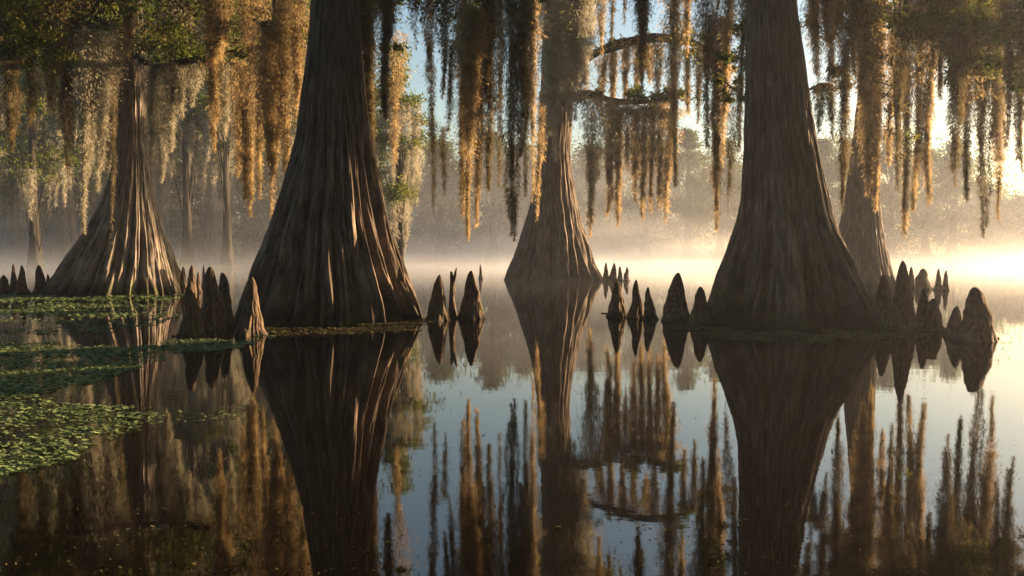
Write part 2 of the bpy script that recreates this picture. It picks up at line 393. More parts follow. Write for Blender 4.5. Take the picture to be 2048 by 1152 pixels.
# trees whose trunks stand outside the photo and whose crowns reach in
for key, x, y, lab in (('R', 15.5, 17.0, 'cypress whose dark crown hangs into the top right corner'), ('L', -15.5, 17.5, 'cypress whose dark crown hangs into the top left corner')):
    u = W / 2 + x / y * F
    cypress(key, [(640, u - 170, u + 170), (560, u - 130, u + 130), (450, u - 85, u + 85), (300, u - 62, u + 62), (100, u - 55, u + 55), (0, u - 52, u + 52)], y, 16, lab, 200, 160, 18, 90 + ord(key), group=GB)

# ------------------------------------------------------------------ knees
KN = [  # x, top y, base y, base width px, seed, shoulder (dx side, frac height) or None, label
 (385, 562, 676, 52, (-.6, .45), 'rough dark knee nearest the camera, leftmost of the four beside the widest trunk'),
 (422, 533, 658, 52, None, 'tall round topped knee standing between two lower ones left of the widest trunk'),
 (451, 545, 652, 42, None, 'slim knee squeezed between the tall round topped knee and the widest trunk'),
 (498, 553, 672, 56, (-.6, .35), 'dark knee touching the left edge of the widest trunk, orange on its right side'),
 (353, 541, 582, 9, None, 'tiny spike of a knee just touching the right foot of the pale barked cypress'),
 (368, 533, 584, 15, None, 'small hazy knee behind the foreground knees, first right of the pale barked cypress'),
 (382, 530, 586, 19, (.5, .5), 'small hazy knee behind the rough dark foreground knee, with a round tip'),
 (397, 543, 585, 12, None, 'short hazy knee low between taller ones behind the foreground knees'),
 (408, 530, 575, 9, None, 'thin greenish hazy knee just behind the tall round topped knee'),
 (8, 550, 589, 32, None, 'squat orange lit knee at the left photo edge'),
 (27, 527, 586, 18, (.5, .5), 'dark ragged knee at far left, second from the photo edge'),
 (45, 530, 592, 26, (.6, .4), 'mossy yellow green knee at far left, third from the photo edge'),
 (80, 530, 588, 26, None, 'pointed brown knee at far left, tallest near the pale barked cypress'),
 (98, 548, 588, 18, None, 'small dark knee at the left foot of the pale barked cypress'),
 (877, 549, 641, 46, None, 'rounded knee with sunlit right edge, first right of the widest trunk'),
 (940, 541, 638, 46, None, 'smooth tapered knee with sunlit right edge, second right of the widest trunk'),
 (962, 528, 558, 9, None, 'tiny faint knee in the mist behind the smooth tapered knee'),
 (1211, 525, 562, 14, None, 'small misty knee nearest the right foot of the central trunk'),
 (1225, 526, 562, 18, None, 'small misty knee second from the central trunk'),
 (1240, 532, 562, 12, None, 'small misty knee third from the central trunk'),
 (1252, 534, 562, 12, None, 'thin pointed misty knee fourth and farthest from the central trunk'),
 (1236, 560, 634, 38, None, 'blunt knee at the left end of the row left of the big dark trunk'),
 (1271, 559, 637, 30, None, 'narrow knee second from the left in the row left of the big dark trunk'),
 (1299, 574, 640, 30, None, 'short knee in the middle of the row left of the big dark trunk'),
 (1351, 545, 643, 54, None, 'broadest and tallest knee of the row left of the big dark trunk'),
 (1399, 573, 650, 42, (-.55, .7), 'knee with a notched shoulder touching the left foot of the big dark trunk'),
 (1765, 548, 652, 40, None, 'slim knee against the right foot of the big dark trunk'),
 (1801, 521, 664, 56, None, 'tallest knee of all, just right of the big dark trunk'),
 (1841, 577, 660, 34, None, 'flat topped knee touching the right side of the tallest knee'),
 (1863, 597, 662, 44, None, 'low sloping knee leaning on the flat topped knee'),
 (1911, 612, 676, 38, None, 'small pointed knee standing alone in the gap before the last big knee'),
 (1954, 574, 684, 72, (.62, .55), 'big bulky knee at far right with a notched right shoulder'),
 (1820, 533, 580, 16, None, 'slim hazy knee just behind the tallest knee'),
 (1845, 537, 579, 36, (.6, .5), 'broad glowing hazy knee in the right background'),
 (1876, 537, 581, 15, None, 'thin hazy knee, left one of a close pair in the right background'),
 (1891, 540, 581, 14, None, 'thin hazy knee, right one of a close pair in the right background'),
]
def knee(x, ty, by, bw, sh, label, seed):
    rng = np.random.default_rng(seed)
    g = G(x, by); d = g[1]; rb = bw / 2 * d / F; d = d + rb * .6
    ctr = P(x, by, d); h = P(x, ty, d)[2]; rb = bw / 2 * d / F; x0 = ctr[0]
    big = bw > 25
    nth, nh = (110, 110) if big else (40, 44)
    t = np.linspace(0, 1, nh); zz = -.12 + (h + .12) * t
    tt = np.clip(zz / h, 0, 1)
    shape = rng.uniform(.20, .42)
    rp = (1 - tt) ** rng.uniform(.95, 1.15) * (1 - shape) + shape * np.sqrt(np.clip(1 - tt ** 7, 0, 1))
    rp = rp * (1 + .22 * np.exp(-tt * 9)) / 1.1
    th = np.linspace(0, 2 * np.pi, nth, endpoint=False)
    T = th[None] + 0 * zz[:, None]; Z = zz[:, None] + 0 * T
    rr = rb * rp[:, None]
    nr = rng.integers(7, 11)
    ridge = fbm(T / (2 * np.pi) * nr, Z / h * 1.2, seed, 3, px=int(nr))
    fine_ = fbm(T / (2 * np.pi) * nr * 5, Z / h * 4, seed + 2, 3, px=int(nr * 5))
    rr = rr * (1 + .40 * ridge * (1 - .5 * tt[:, None]) + .16 * fine_ + .13 * fbm(T / (2 * np.pi) * 3, Z / h * 4, seed + 4, 2, px=3))
    for q in range(rng.integers(3, 7)):
        t0 = rng.uniform(0, 2 * np.pi); z0 = rng.uniform(.1, .9) * h; dt = (T - t0 + np.pi) % (2 * np.pi) - np.pi
        rr = rr + rb * rng.uniform(.06, .18) * np.exp(-(dt / rng.uniform(.25, .5)) ** 2 - ((Z - z0) / (h * rng.uniform(.06, .2))) ** 2) * np.minimum(rp[:, None] * 1.6, 1)
    lx = rng.uniform(-.25, .25) * rb; wob = rb * .16 * vnoise(zz / h * 2.5, zz * 0, seed + 8)
    X = x0 + lx * tt[:, None] + wob[:, None] + rr * np.sin(T); Y = d - rr * np.cos(T) * .9
    acc = Acc()
    acc.add(np.stack([X, Y, Z], -1).reshape(-1, 3), grid_faces(nh, nth), 0, np.stack([T * rb, Z * 1.6 + .1], -1).reshape(-1, 2))
    if sh:
        side, fr = sh; hh = h * fr; n2 = 40; z2 = np.linspace(-.1, hh, n2); t2 = np.clip(z2 / hh, 0, 1)
        r2 = rb * .42 * ((1 - t2) * .55 + .45 * (1 - t2 ** 6) ** .5)
        T2 = th[None] + 0 * z2[:, None]; Z2 = z2[:, None] + 0 * T2
        r2 = r2[:, None] * (1 + .2 * fbm(T2 / (2 * np.pi) * 6, Z2 / h * 2, seed + 31, 3, px=6))
        cx2 = x0 + side * rb * (1 - .45 * t2[:, None])
        acc.add(np.stack([cx2 + r2 * np.sin(T2), d - rb * .15 - r2 * np.cos(T2), Z2], -1).reshape(-1, 3), grid_faces(n2, nth), 0, np.stack([T2 * rb, Z2 + .1], -1).reshape(-1, 2))
    o = acc.build('cypress_knee', M_KNEE)
    tag(o, label, 'knee', 'cypress knees poking out of the water')
for i, k in enumerate(KN): knee(*k, seed=200 + i * 3)

# the broken thin snag between the two knees right of the widest trunk
def snag():
    d = G(906, 636)[1]
    a = Acc()
    V, Fc, uv, _ = tube([P(907, 650, d), P(906, 630, d), P(903, 600, d), P(905, 570, d), P(902, 543, d)], np.array([8.5, 8, 5.5, 5, 2.5]) * d / F, 16, 5, .35, 14)
    a.add(V, Fc, 0, uv)
    V, Fc, uv, _ = tube([P(905, 575, d), P(909, 558, d), P(911, 546, d), P(913, 535, d)], np.array([4, 3.2, 2.4, .7]) * d / F, 10, 6, .4, 8)
    a.add(V, Fc, 0, uv)
    tag(a.build('broken_stump', M_KNEE), 'thin split snag between the two knees right of the widest trunk', 'stump')
snag()
# ---- sticks lying on the water
STK = [([(1203, 627), (1212, 627.5), (1224, 628)], 1.2, 'short floating stick left of the blunt knee'),
       ([(1300, 634), (1305, 638), (1307, 646)], 2.6, 'bent broken twig beside the short middle knee'),
       ([(346, 673), (356, 671), (370, 672)], 3, 'dark root stub on the water at the foot of the nearest rough knee'),
       ([(1998, 678), (1990, 676), (1982, 675)], 1.6, 'short stick touching the right foot of the bulky far right knee')]
for k, (pp, rad, lab) in enumerate(STK):
    g = [G(*q) + np.array([0, 0, .008]) for q in pp]
    V, Fc, uv, _ = tube(g, np.full(len(g), rad * g[0][1] / F), 8, k, .5, 6)
    a = Acc(); a.add(V, Fc, 0, uv); tag(a.build('floating_stick', M_LIMB), lab, 'stick', 'sticks floating on the water')

# ------------------------------------------------------------------ hanging moss
PX = 2.0 / F     # one pixel of the 1024 render, per metre of distance
def moss_geo(top, bot, width, d, dens, rng, nsub=None, fs=1.0):
    """flakes for one hanging curtain; top/bot world points, width in metres"""
    L = top[2] - bot[2]
    if nsub is None: nsub = max(1, int(round(width / (PX * d) / 14)))
    Ps = []; Ds = []
    for s in range(nsub):
        main = (s == 0)
        off = (0 if main else rng.uniform(-.5, .5)) * width
        offy = 0 if main else rng.uniform(-.5, .5) * width
        ln = 1.0 if main else rng.uniform(.5, .95) * (1 - .25 * abs(off) / width)
        R0 = width * (.72 if nsub == 1 else rng.uniform(.8, 1.15) / math.sqrt(nsub))
        K = int(8 + 5 * rng.random())
        ax = rng.normal(size=(K, 2)) * .36; kl = np.clip(1 - rng.random(K) ** 1.4 * .5, .2, 1); kl[0] = 1; ax[0] *= .3
        sway = rng.uniform(0, 50)
        n = int(dens * L * ln * R0 * 2 / (PX * d) ** 2 * 2.1)
        k = rng.integers(0, K, n); t = rng.random(n) ** 1.12 * kl[k]
        lump = .75 + .45 * vnoise(t * L * ln * 2.2 + sway, t * 0 + s, 5)
        Rt = R0 * lump * np.minimum(1, (1 - t * .999) ** .62 * 1.22) * (1.45 - .75 * np.minimum(t * 1.6, 1))
        jit = rng.normal(size=(n, 2)) * .18 + (rng.normal(size=(n, 2)) * .55) * (rng.random((n, 1)) < .30)
        q = (ax[k] + jit)
        cx = top[0] + (bot[0] - top[0]) * t + off * (1 - .35 * t)
        cy = top[1] + (bot[1] - top[1]) * t + offy * (1 - .35 * t)
        wv = .10 * width * vnoise(t * L * .9 + sway, k * 3.1, 9) + .035 * L * .2 * vnoise(t * 3 + sway, 0 * t, 19)
        x = cx + q[:, 0] * Rt + wv; y = cy + q[:, 1] * Rt; z = top[2] - t * L * ln
        Ps.append(np.stack([x, y, z], 1))
        dd = np.stack([q[:, 0] * .55, q[:, 1] * .55, -np.ones(n)], 1) + rng.normal(size=(n, 3)) * np.array([.5, .5, .35])
        Ds.append(dd)
    p = np.vstack(Ps); dd = np.vstack(Ds); dd /= np.linalg.norm(dd, axis=1, keepdims=True)
    n = len(p); sc_ = rng.uniform(.6, 1.4, n)
    p[:, 2] = np.maximum(p[:, 2], .25)
    return flakes(p, dd, PX * d * .46 * sc_ * fs, PX * d * 3.9 * sc_ * fs, rng, .25)

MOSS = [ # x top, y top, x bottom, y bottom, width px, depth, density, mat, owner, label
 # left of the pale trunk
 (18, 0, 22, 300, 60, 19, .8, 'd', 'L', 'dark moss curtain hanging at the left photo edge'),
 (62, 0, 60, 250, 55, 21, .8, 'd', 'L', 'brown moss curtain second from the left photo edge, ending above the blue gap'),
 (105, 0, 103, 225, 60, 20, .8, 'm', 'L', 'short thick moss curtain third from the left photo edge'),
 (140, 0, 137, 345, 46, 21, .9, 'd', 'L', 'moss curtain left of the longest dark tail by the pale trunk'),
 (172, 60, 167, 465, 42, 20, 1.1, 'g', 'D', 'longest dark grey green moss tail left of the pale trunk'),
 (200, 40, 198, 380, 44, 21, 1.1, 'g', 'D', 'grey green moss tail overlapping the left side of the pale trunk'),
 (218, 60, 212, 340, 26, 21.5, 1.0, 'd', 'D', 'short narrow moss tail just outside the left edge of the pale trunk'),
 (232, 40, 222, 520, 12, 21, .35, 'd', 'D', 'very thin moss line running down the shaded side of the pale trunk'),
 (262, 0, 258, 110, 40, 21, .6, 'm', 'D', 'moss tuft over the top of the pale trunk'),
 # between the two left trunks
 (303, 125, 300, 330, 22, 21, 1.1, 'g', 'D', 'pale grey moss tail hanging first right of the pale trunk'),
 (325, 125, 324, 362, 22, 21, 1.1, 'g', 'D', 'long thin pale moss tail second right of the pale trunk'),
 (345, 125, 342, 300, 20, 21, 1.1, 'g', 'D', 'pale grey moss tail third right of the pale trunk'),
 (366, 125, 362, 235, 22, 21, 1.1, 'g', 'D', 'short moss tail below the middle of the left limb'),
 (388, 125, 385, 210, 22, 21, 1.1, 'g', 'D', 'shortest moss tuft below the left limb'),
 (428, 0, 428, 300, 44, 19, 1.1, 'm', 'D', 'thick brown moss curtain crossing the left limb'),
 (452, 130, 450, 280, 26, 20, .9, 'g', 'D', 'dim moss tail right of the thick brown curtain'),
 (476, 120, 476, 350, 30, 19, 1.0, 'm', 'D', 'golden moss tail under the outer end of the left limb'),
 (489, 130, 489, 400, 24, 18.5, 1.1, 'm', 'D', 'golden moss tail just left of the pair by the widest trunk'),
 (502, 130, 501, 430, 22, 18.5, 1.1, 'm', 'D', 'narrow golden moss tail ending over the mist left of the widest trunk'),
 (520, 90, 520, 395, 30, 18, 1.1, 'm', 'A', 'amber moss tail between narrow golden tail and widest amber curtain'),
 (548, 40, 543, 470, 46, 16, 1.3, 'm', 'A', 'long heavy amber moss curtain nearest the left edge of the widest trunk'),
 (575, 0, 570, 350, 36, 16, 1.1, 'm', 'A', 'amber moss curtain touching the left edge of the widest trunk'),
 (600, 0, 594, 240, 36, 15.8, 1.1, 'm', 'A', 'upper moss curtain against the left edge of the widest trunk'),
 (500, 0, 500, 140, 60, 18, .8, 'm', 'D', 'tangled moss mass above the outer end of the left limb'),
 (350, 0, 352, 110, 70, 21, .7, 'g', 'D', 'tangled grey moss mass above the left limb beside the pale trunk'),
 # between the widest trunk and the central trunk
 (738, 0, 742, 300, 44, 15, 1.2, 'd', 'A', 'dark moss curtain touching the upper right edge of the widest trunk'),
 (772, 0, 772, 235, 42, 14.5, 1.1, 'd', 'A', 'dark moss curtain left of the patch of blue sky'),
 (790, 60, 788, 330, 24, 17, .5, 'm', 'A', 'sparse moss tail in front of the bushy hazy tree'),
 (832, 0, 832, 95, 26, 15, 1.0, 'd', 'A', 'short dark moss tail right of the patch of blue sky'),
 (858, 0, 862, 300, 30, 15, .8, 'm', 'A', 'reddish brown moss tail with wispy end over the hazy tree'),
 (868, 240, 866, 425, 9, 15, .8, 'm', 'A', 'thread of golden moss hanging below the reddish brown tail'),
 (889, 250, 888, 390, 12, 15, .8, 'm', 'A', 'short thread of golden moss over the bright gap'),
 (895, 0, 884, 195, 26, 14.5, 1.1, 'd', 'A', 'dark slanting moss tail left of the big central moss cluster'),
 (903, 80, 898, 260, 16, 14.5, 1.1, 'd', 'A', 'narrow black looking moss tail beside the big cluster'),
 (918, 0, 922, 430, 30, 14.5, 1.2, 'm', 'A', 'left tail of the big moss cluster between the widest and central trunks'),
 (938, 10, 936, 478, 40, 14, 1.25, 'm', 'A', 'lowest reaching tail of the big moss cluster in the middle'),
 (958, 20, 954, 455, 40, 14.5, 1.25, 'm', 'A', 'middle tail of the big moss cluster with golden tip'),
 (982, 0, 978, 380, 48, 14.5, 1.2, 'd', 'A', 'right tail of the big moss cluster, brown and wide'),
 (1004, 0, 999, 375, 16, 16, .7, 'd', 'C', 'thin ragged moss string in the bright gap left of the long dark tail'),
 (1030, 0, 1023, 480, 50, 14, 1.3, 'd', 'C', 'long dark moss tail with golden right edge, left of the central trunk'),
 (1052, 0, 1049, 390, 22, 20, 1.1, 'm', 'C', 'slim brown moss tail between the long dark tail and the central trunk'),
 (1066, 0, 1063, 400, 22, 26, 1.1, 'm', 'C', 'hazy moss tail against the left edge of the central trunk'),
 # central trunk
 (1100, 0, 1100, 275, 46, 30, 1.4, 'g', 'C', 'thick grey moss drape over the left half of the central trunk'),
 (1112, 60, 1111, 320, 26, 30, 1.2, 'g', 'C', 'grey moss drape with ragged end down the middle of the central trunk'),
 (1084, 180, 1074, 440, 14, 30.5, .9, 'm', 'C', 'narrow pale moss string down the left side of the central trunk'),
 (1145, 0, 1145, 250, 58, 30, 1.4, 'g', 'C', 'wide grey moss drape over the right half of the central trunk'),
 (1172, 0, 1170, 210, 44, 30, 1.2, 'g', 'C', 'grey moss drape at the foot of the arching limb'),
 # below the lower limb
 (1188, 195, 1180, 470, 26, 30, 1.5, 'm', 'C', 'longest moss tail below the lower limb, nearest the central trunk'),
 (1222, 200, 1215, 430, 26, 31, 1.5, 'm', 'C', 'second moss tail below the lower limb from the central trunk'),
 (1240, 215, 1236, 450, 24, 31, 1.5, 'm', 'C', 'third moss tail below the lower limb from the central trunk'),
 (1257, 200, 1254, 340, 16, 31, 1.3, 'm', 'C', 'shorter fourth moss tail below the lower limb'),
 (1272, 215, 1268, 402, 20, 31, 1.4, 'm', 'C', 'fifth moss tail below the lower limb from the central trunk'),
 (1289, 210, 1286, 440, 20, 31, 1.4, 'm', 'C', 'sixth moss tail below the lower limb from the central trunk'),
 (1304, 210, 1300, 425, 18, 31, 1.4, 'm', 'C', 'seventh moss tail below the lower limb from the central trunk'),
 (1322, 205, 1318, 418, 20, 31, 1.4, 'm', 'C', 'eighth moss tail below the lower limb from the central trunk'),
 (1338, 215, 1331, 445, 24, 31, 1.4, 'm', 'C', 'last moss tail below the tip of the lower limb'),
 # below the arching limb
 (1205, 108, 1203, 200, 20, 32, 1.3, 'm', 'C', 'golden moss tuft first under the arching limb from the central trunk'),
 (1228, 100, 1226, 205, 22, 32, 1.3, 'm', 'C', 'golden moss tuft second under the arching limb'),
 (1250, 90, 1249, 195, 22, 32, 1.3, 'm', 'C', 'brown moss tuft third under the arching limb'),
 (1276, 85, 1274, 195, 16, 32, 1.3, 'm', 'C', 'brown moss tuft fourth under the arching limb'),
 (1318, 85, 1317, 200, 20, 31, 1.3, 'd', 'C', 'dark moss tuft fifth under the arching limb'),
 (1300, 85, 1300, 165, 20, 32, 1.2, 'm', 'C', 'thin moss tuft under the highest point of the arching limb'),
 (1375, 95, 1377, 225, 16, 30, 1.3, 'm', 'C', 'pointed moss tail over the bright sky right of the golden curtain'),
 (1396, 95, 1397, 245, 14, 30, 1.3, 'd', 'C', 'pointed dark moss tail at the outer end of the arching limb'),
 # hanging from above, right of centre
 (1205, 0, 1204, 108, 16, 20, 1.1, 'm', 'C', 'short moss tail from above, just left over the arching limb'),
 (1225, 0, 1223, 78, 16, 20, 1.1, 'd', 'C', 'short pointed moss tail over the limb, first of two'),
 (1250, 0, 1249, 48, 10, 20, 1.1, 'd', 'C', 'shortest pointed moss tail against pale sky above the limb'),
 (1285, 0, 1284, 175, 40, 16, 1.3, 'd', 'C', 'nearly black moss curtain crossing the arching limb'),
 (1345, 0, 1348, 370, 34, 22, 1.3, 'm', 'C', 'golden moss curtain crossing the arching limb from above'),
 (1374, 0, 1372, 110, 28, 20, 1.0, 'm', 'B', 'short amber moss curtain right of the golden curtain'),
 (1415, 0, 1415, 290, 34, 18, 1.1, 'd', 'B', 'dark moss tail left of the longest one by the big dark trunk'),
 (1434, 30, 1430, 458, 34, 18, 1.35, 'm', 'B', 'longest moss tail left of the big dark trunk'),
 (1452, 0, 1449, 330, 30, 17, 1.1, 'm', 'B', 'golden moss tail behind the longest one by the big dark trunk'),
 (1470, 170, 1456, 410, 18, 18, .8, 'm', 'B', 'wispy low moss tail near the left edge of the big dark trunk'),
 (1484, 0, 1480, 300, 24, 15, 1.0, 'd', 'B', 'moss curtain touching the left edge of the big dark trunk'),
 # right of the big dark trunk
 (1622, 0, 1636, 190, 44, 16, 1.1, 'm', 'B', 'moss curtain touching the upper right edge of the big dark trunk'),
 (1641, 165, 1638, 268, 20, 17, 1.3, 'd', 'B', 'short moss tail, left one of two over the white sky gap'),
 (1661, 165, 1665, 280, 14, 17, 1.3, 'd', 'B', 'short curved moss tail, right one of two over the white sky gap'),
 (1662, 0, 1660, 175, 50, 17, 1.0, 'm', 'B', 'wide golden moss curtain above the white sky gap'),
 (1692, 0, 1686, 420, 34, 16, 1.2, 'd', 'B', 'long nearly black moss tail left of the hazy tan trunk'),
 (1712, 0, 1708, 150, 40, 18, 1.1, 'd', 'E', 'moss curtain over the top of the hazy tan trunk'),
 (1735, 0, 1733, 390, 40, 20, 1.35, 'm', 'E', 'golden moss drape down the front of the hazy tan trunk'),
 (1760, 0, 1752, 420, 44, 20, 1.35, 'm', 'E', 'golden moss drape along the right edge of the hazy tan trunk'),
 (1783, 60, 1778, 330, 26, 20, 1.0, 'm', 'E', 'sunlit moss tail first right of the hazy tan trunk'),
 (1797, 40, 1794, 380, 22, 17, 1.0, 'd', 'E', 'dark moss tail along the bare black branch'),
 (1815, 0, 1808, 468, 36, 18.5, 1.15, 'm', 'E', 'lowest golden moss tail behind the tallest knee'),
 (1838, 0, 1830, 420, 36, 18.5, 1.15, 'm', 'E', 'golden moss tail right of the lowest golden one'),
 (1862, 0, 1857, 405, 34, 18.5, 1.1, 'm', 'E', 'golden moss tail with pointed end left of the sun glow gap'),
 (1882, 0, 1878, 200, 40, 17, 1.0, 'd', 'R', 'short brown moss curtain above the glowing gap'),
 (1912, 0, 1908, 370, 44, 16, 1.2, 'd', 'R', 'dark moss curtain right of the glowing gap'),
 (1935, 0, 1932, 400, 36, 16.5, 1.15, 'd', 'R', 'dark moss tail second right of the glowing gap'),
 (1962, 0, 1968, 470, 50, 17, 1.25, 'd', 'R', 'broad dark moss curtain with golden tip before the bright glow'),
 (1993, 0, 1996, 440, 36, 17, 1.2, 'm', 'R', 'golden brown moss tail second from the right photo edge'),
 (2012, 0, 2016, 300, 30, 15, 1.2, 'd', 'R', 'dark moss tail over the brightest patch of sky'),
 (2040, 0, 2042, 340, 44, 15, 1.2, 'd', 'R', 'dark moss curtain at the right photo edge'),
]
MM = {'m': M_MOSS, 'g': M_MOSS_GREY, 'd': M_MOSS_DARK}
def limb(key, tip, r0=.10, r1=.025, name='branch', z0=None):
    T = TREES[key]; zt = tip[2]
    zf = P(1024, 0, T['depth'])[2]
    zb = min(max(zt - .8, zf + .6), T['top'] - 1) if z0 is None else max(z0, zf + .6)
    k = np.argmin(abs(T['zz'] - zb)); a = np.array([T['C'][k], T['depth'], zb]); b = np.array(tip)
    m1 = a + (b - a) * .35 + np.array([0, 0, .9]); m2 = a + (b - a) * .7 + np.array([RNG.normal() * .3, RNG.normal() * .3, .75])
    V, Fc, uv, C = tube([a, m1, m2, b + np.array([0, 0, .08])], [r0 * 1.5, r0, r0 * .6, r1], 9, int(RNG.integers(99)), .2)
    A = Acc(); A.add(V, Fc, 0, uv); A.build(name, M_LIMB, T['root'])
    return C

def clump(acc, c, r, n, ls, rng, m=0, droop=.0, flat=.7):
    """a tuft of small leaves"""
    p = rng.normal(size=(n, 3)) * np.array([r, r, r * flat]) * .5 + c
    d = rng.normal(size=(n, 3)); d[:, 2] -= droop; d /= np.linalg.norm(d, axis=1, keepdims=True)
    s = rng.uniform(.6, 1.4, n)
    V, Fc = flakes(p, d, ls * .42 * s, ls * s, rng, .2); acc.add(V, Fc, m)

limb_px = {}
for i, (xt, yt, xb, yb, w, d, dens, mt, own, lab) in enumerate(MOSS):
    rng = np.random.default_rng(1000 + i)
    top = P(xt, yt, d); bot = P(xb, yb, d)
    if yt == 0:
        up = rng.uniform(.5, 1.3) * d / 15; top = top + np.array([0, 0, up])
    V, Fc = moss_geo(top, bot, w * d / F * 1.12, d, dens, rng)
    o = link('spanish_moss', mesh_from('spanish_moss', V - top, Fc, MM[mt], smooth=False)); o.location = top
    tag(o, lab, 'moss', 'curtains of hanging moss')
    if yt < 70:
        C = limb(own, top + np.array([0, 0, .05]))
        for q in range(4):
            clump(TREES[own]['crown'], C[-1 - q * 4] + rng.normal(size=3) * .3, .7, 110, .0045 * d + .02, rng)

# limbs seen in the photo
def px_limb(key, pts, d, rad, seed=0):
    w = [P(x, y, d + dd) for x, y, dd in pts]
    V, Fc, uv, C = tube(w, np.array(rad) * d / F, 12, seed, .3, 8)
    A = Acc(); A.add(V, Fc, 0, uv); A.build('branch', M_LIMB, TREES[key]['root'])
    rng = np.random.default_rng(4000 + seed)
    for q in range(max(4, len(C) // 4)):
        c = C[rng.integers(len(C) // 4, len(C))]; u = rng.normal(size=3) * np.array([1, .8, .6]) + [0.5 * np.sign(C[-1, 0] - C[0, 0]), 0, .1]; u /= np.linalg.norm(u)
        ln = rng.uniform(14, 40) * d / F; rt_ = 1.5 * d / F
        V, Fc, uv, C2 = tube([c, c + u * ln * .4 + rng.normal(size=3) * ln * .1, c + u * ln * .75 + rng.normal(size=3) * ln * .15, c + u * ln + rng.normal(size=3) * ln * .15], [rt_, rt_ * .7, rt_ * .5, rt_ * .2], 6, q, .2, 4)
        A = Acc(); A.add(V, Fc, 0, uv); A.build('twig', M_LIMB, TREES[key]['root'])
        clump(TREES[key]['crown'], C2[-1], ln * .45, 40, .0042 * d, rng, 0 if rng.random() < .5 else 1, .4, .7)
    return C
px_limb('C', [(1120, 150, .6), (1160, 122, 0), (1192, 106, 0), (1240, 88, 0), (1290, 78, 0), (1340, 78, 0), (1385, 86, 0), (1430, 104, 0), (1470, 116, 0)], 31.5, [14, 11, 9, 9, 9, 8, 6, 4, 2], 1)
px_limb('C', [(1120, 205, .8), (1160, 190, 0), (1190, 192, 0), (1225, 202, 0), (1260, 203, 0), (1300, 203, 0), (1335, 196, 0)], 31.2, [11, 9, 8, 6, 5.5, 4, 2], 2)
px_limb('C', [(1335, 196, 0), (1350, 190, 0), (1362, 200, 0)], 31.2, [2.4, 1.6, .6], 3)
px_limb('D', [(262, 108, .4), (285, 122, -1), (310, 131, -1.5), (350, 127, -1.5), (400, 118, -2), (430, 124, -2), (470, 128, -2), (505, 126, -2), (532, 108, -2), (552, 84, -2)], 22.5, [7, 5, 4.5, 5, 5, 4.5, 4, 3.5, 2.6, 1.2], 4)
px_limb('D', [(400, 118, -2), (430, 108, -2), (470, 100, -2), (500, 80, -2)], 22.5, [3, 2.4, 1.8, .8], 5)
px_limb('E', [(1812, -20, -2), (1812, 60, -2), (1803, 110, -2), (1794, 148, -2), (1793, 200, -2), (1796, 250, -2), (1799, 300, -2)], 20, [4, 4.5, 5, 6.5, 6, 5, 1.5], 6)
px_limb('E', [(1794, 150, -2), (1786, 135, -2), (1780, 112, -2)], 20, [3.4, 2, 1], 7)
px_limb('R', [(1960, 90, 0), (1915, 55, 0), (1885, 42, 0), (1862, 34, 0), (1838, 30, 0)], 18, [6, 5, 4.5, 3.2, 1.5], 8)
px_limb('B', [(1600, 190, 2), (1625, 176, 2), (1650, 168, 2), (1672, 176, 2)], 15.5, [4, 3.2, 3, 1.5], 9)
px_limb('B', [(1500, 130, 1), (1480, 118, 1), (1455, 112, 1), (1430, 118, 1)], 15, [3.5, 2.6, 2, .8], 10)
px_limb('B', [(1500, 210, 1), (1478, 186, 1), (1455, 168, 1), (1440, 150, 1)], 15, [3, 2, 1.6, .6], 12)
px_limb('A', [(700, 20, 1), (760, -30, 1), (860, -60, 1), (960, -70, 1), (1050, -60, 1)], 14, [16, 13, 9, 6, 3], 13)

# ------------------------------------------------------------------ crowns
CR = [ # owner, px, py, depth, radius px, leaves, leaf scale
 ('D', 120, 20, 21, 70, 1500), ('D', 170, 50, 22, 55, 1100), ('D', 150, 100, 22, 60, 900), ('D', 350, 30, 22, 90, 2200), ('D', 320, 80, 24.5, 40, 500),
 ('D', 420, 60, 21, 80, 1600), ('D', 480, 10, 20, 80, 1700), ('D', 530, 60, 20, 60, 1100), ('D', 370, 100, 22, 60, 900), ('D', 560, 20, 19, 50, 900), ('D', 250, -30, 25.5, 90, 1800),
 ('D', 80, -40, 21, 80, 1500), ('D', 450, 110, 20.5, 40, 400),
 ('L', 20, 10, 18, 70, 1600), ('L', 60, 60, 19, 60, 900), ('L', -60, 40, 18, 90, 1500), ('L', 10, 110, 19, 50, 500), ('L', 130, -60, 18, 90, 1200),
 ('B', 1475, 118, 15, 26, 260), ('B', 1450, 165, 15.5, 22, 200), ('B', 1480, 190, 15, 18, 160), ('B', 1462, 60, 15, 30, 260), ('B', 1440, 110, 15.5, 18, 100), ('B', 1660, 160, 17, 40, 300),
 ('C', 1310, 195, 31, 40, 900), ('C', 1270, 190, 31, 24, 350), ('C', 1345, 205, 31, 22, 300), ('C', 1150, 20, 31, 60, 900), ('C', 1400, 95, 31, 40, 500),('C', 1440, 110, 31, 30, 400),
 ('C', 1170, 185, 31, 24, 260), ('C', 980, 20, 24, 50, 500),
 ('R', 1900, 20, 16, 70, 1500), ('R', 1960, 60, 16, 80, 2200), ('R', 2030, 40, 15, 80, 2200), ('R', 1990, 120, 16, 60, 1300), ('R', 1930, 110, 16.5, 50, 800), ('R', 2060, 130, 15, 60, 1200), ('R', 2110, 30, 15, 90, 1500), ('R', 1920, -50, 16, 90, 1200),
 ('E', 1800, 10, 19, 60, 900), ('E', 1745, 20, 20, 60, 800), ('E', 1850, 20, 19, 50, 900), ('E', 1690, 10, 19, 50, 600), 
 ('A', 770, 110, 16, 30, 260), ('A', 590, 40, 16.5, 40, 600), ('A', 900, -50, 15, 90, 900), ('A', 1000, -60, 15, 80, 900), ('A', 760, -50, 15, 80, 900),
]
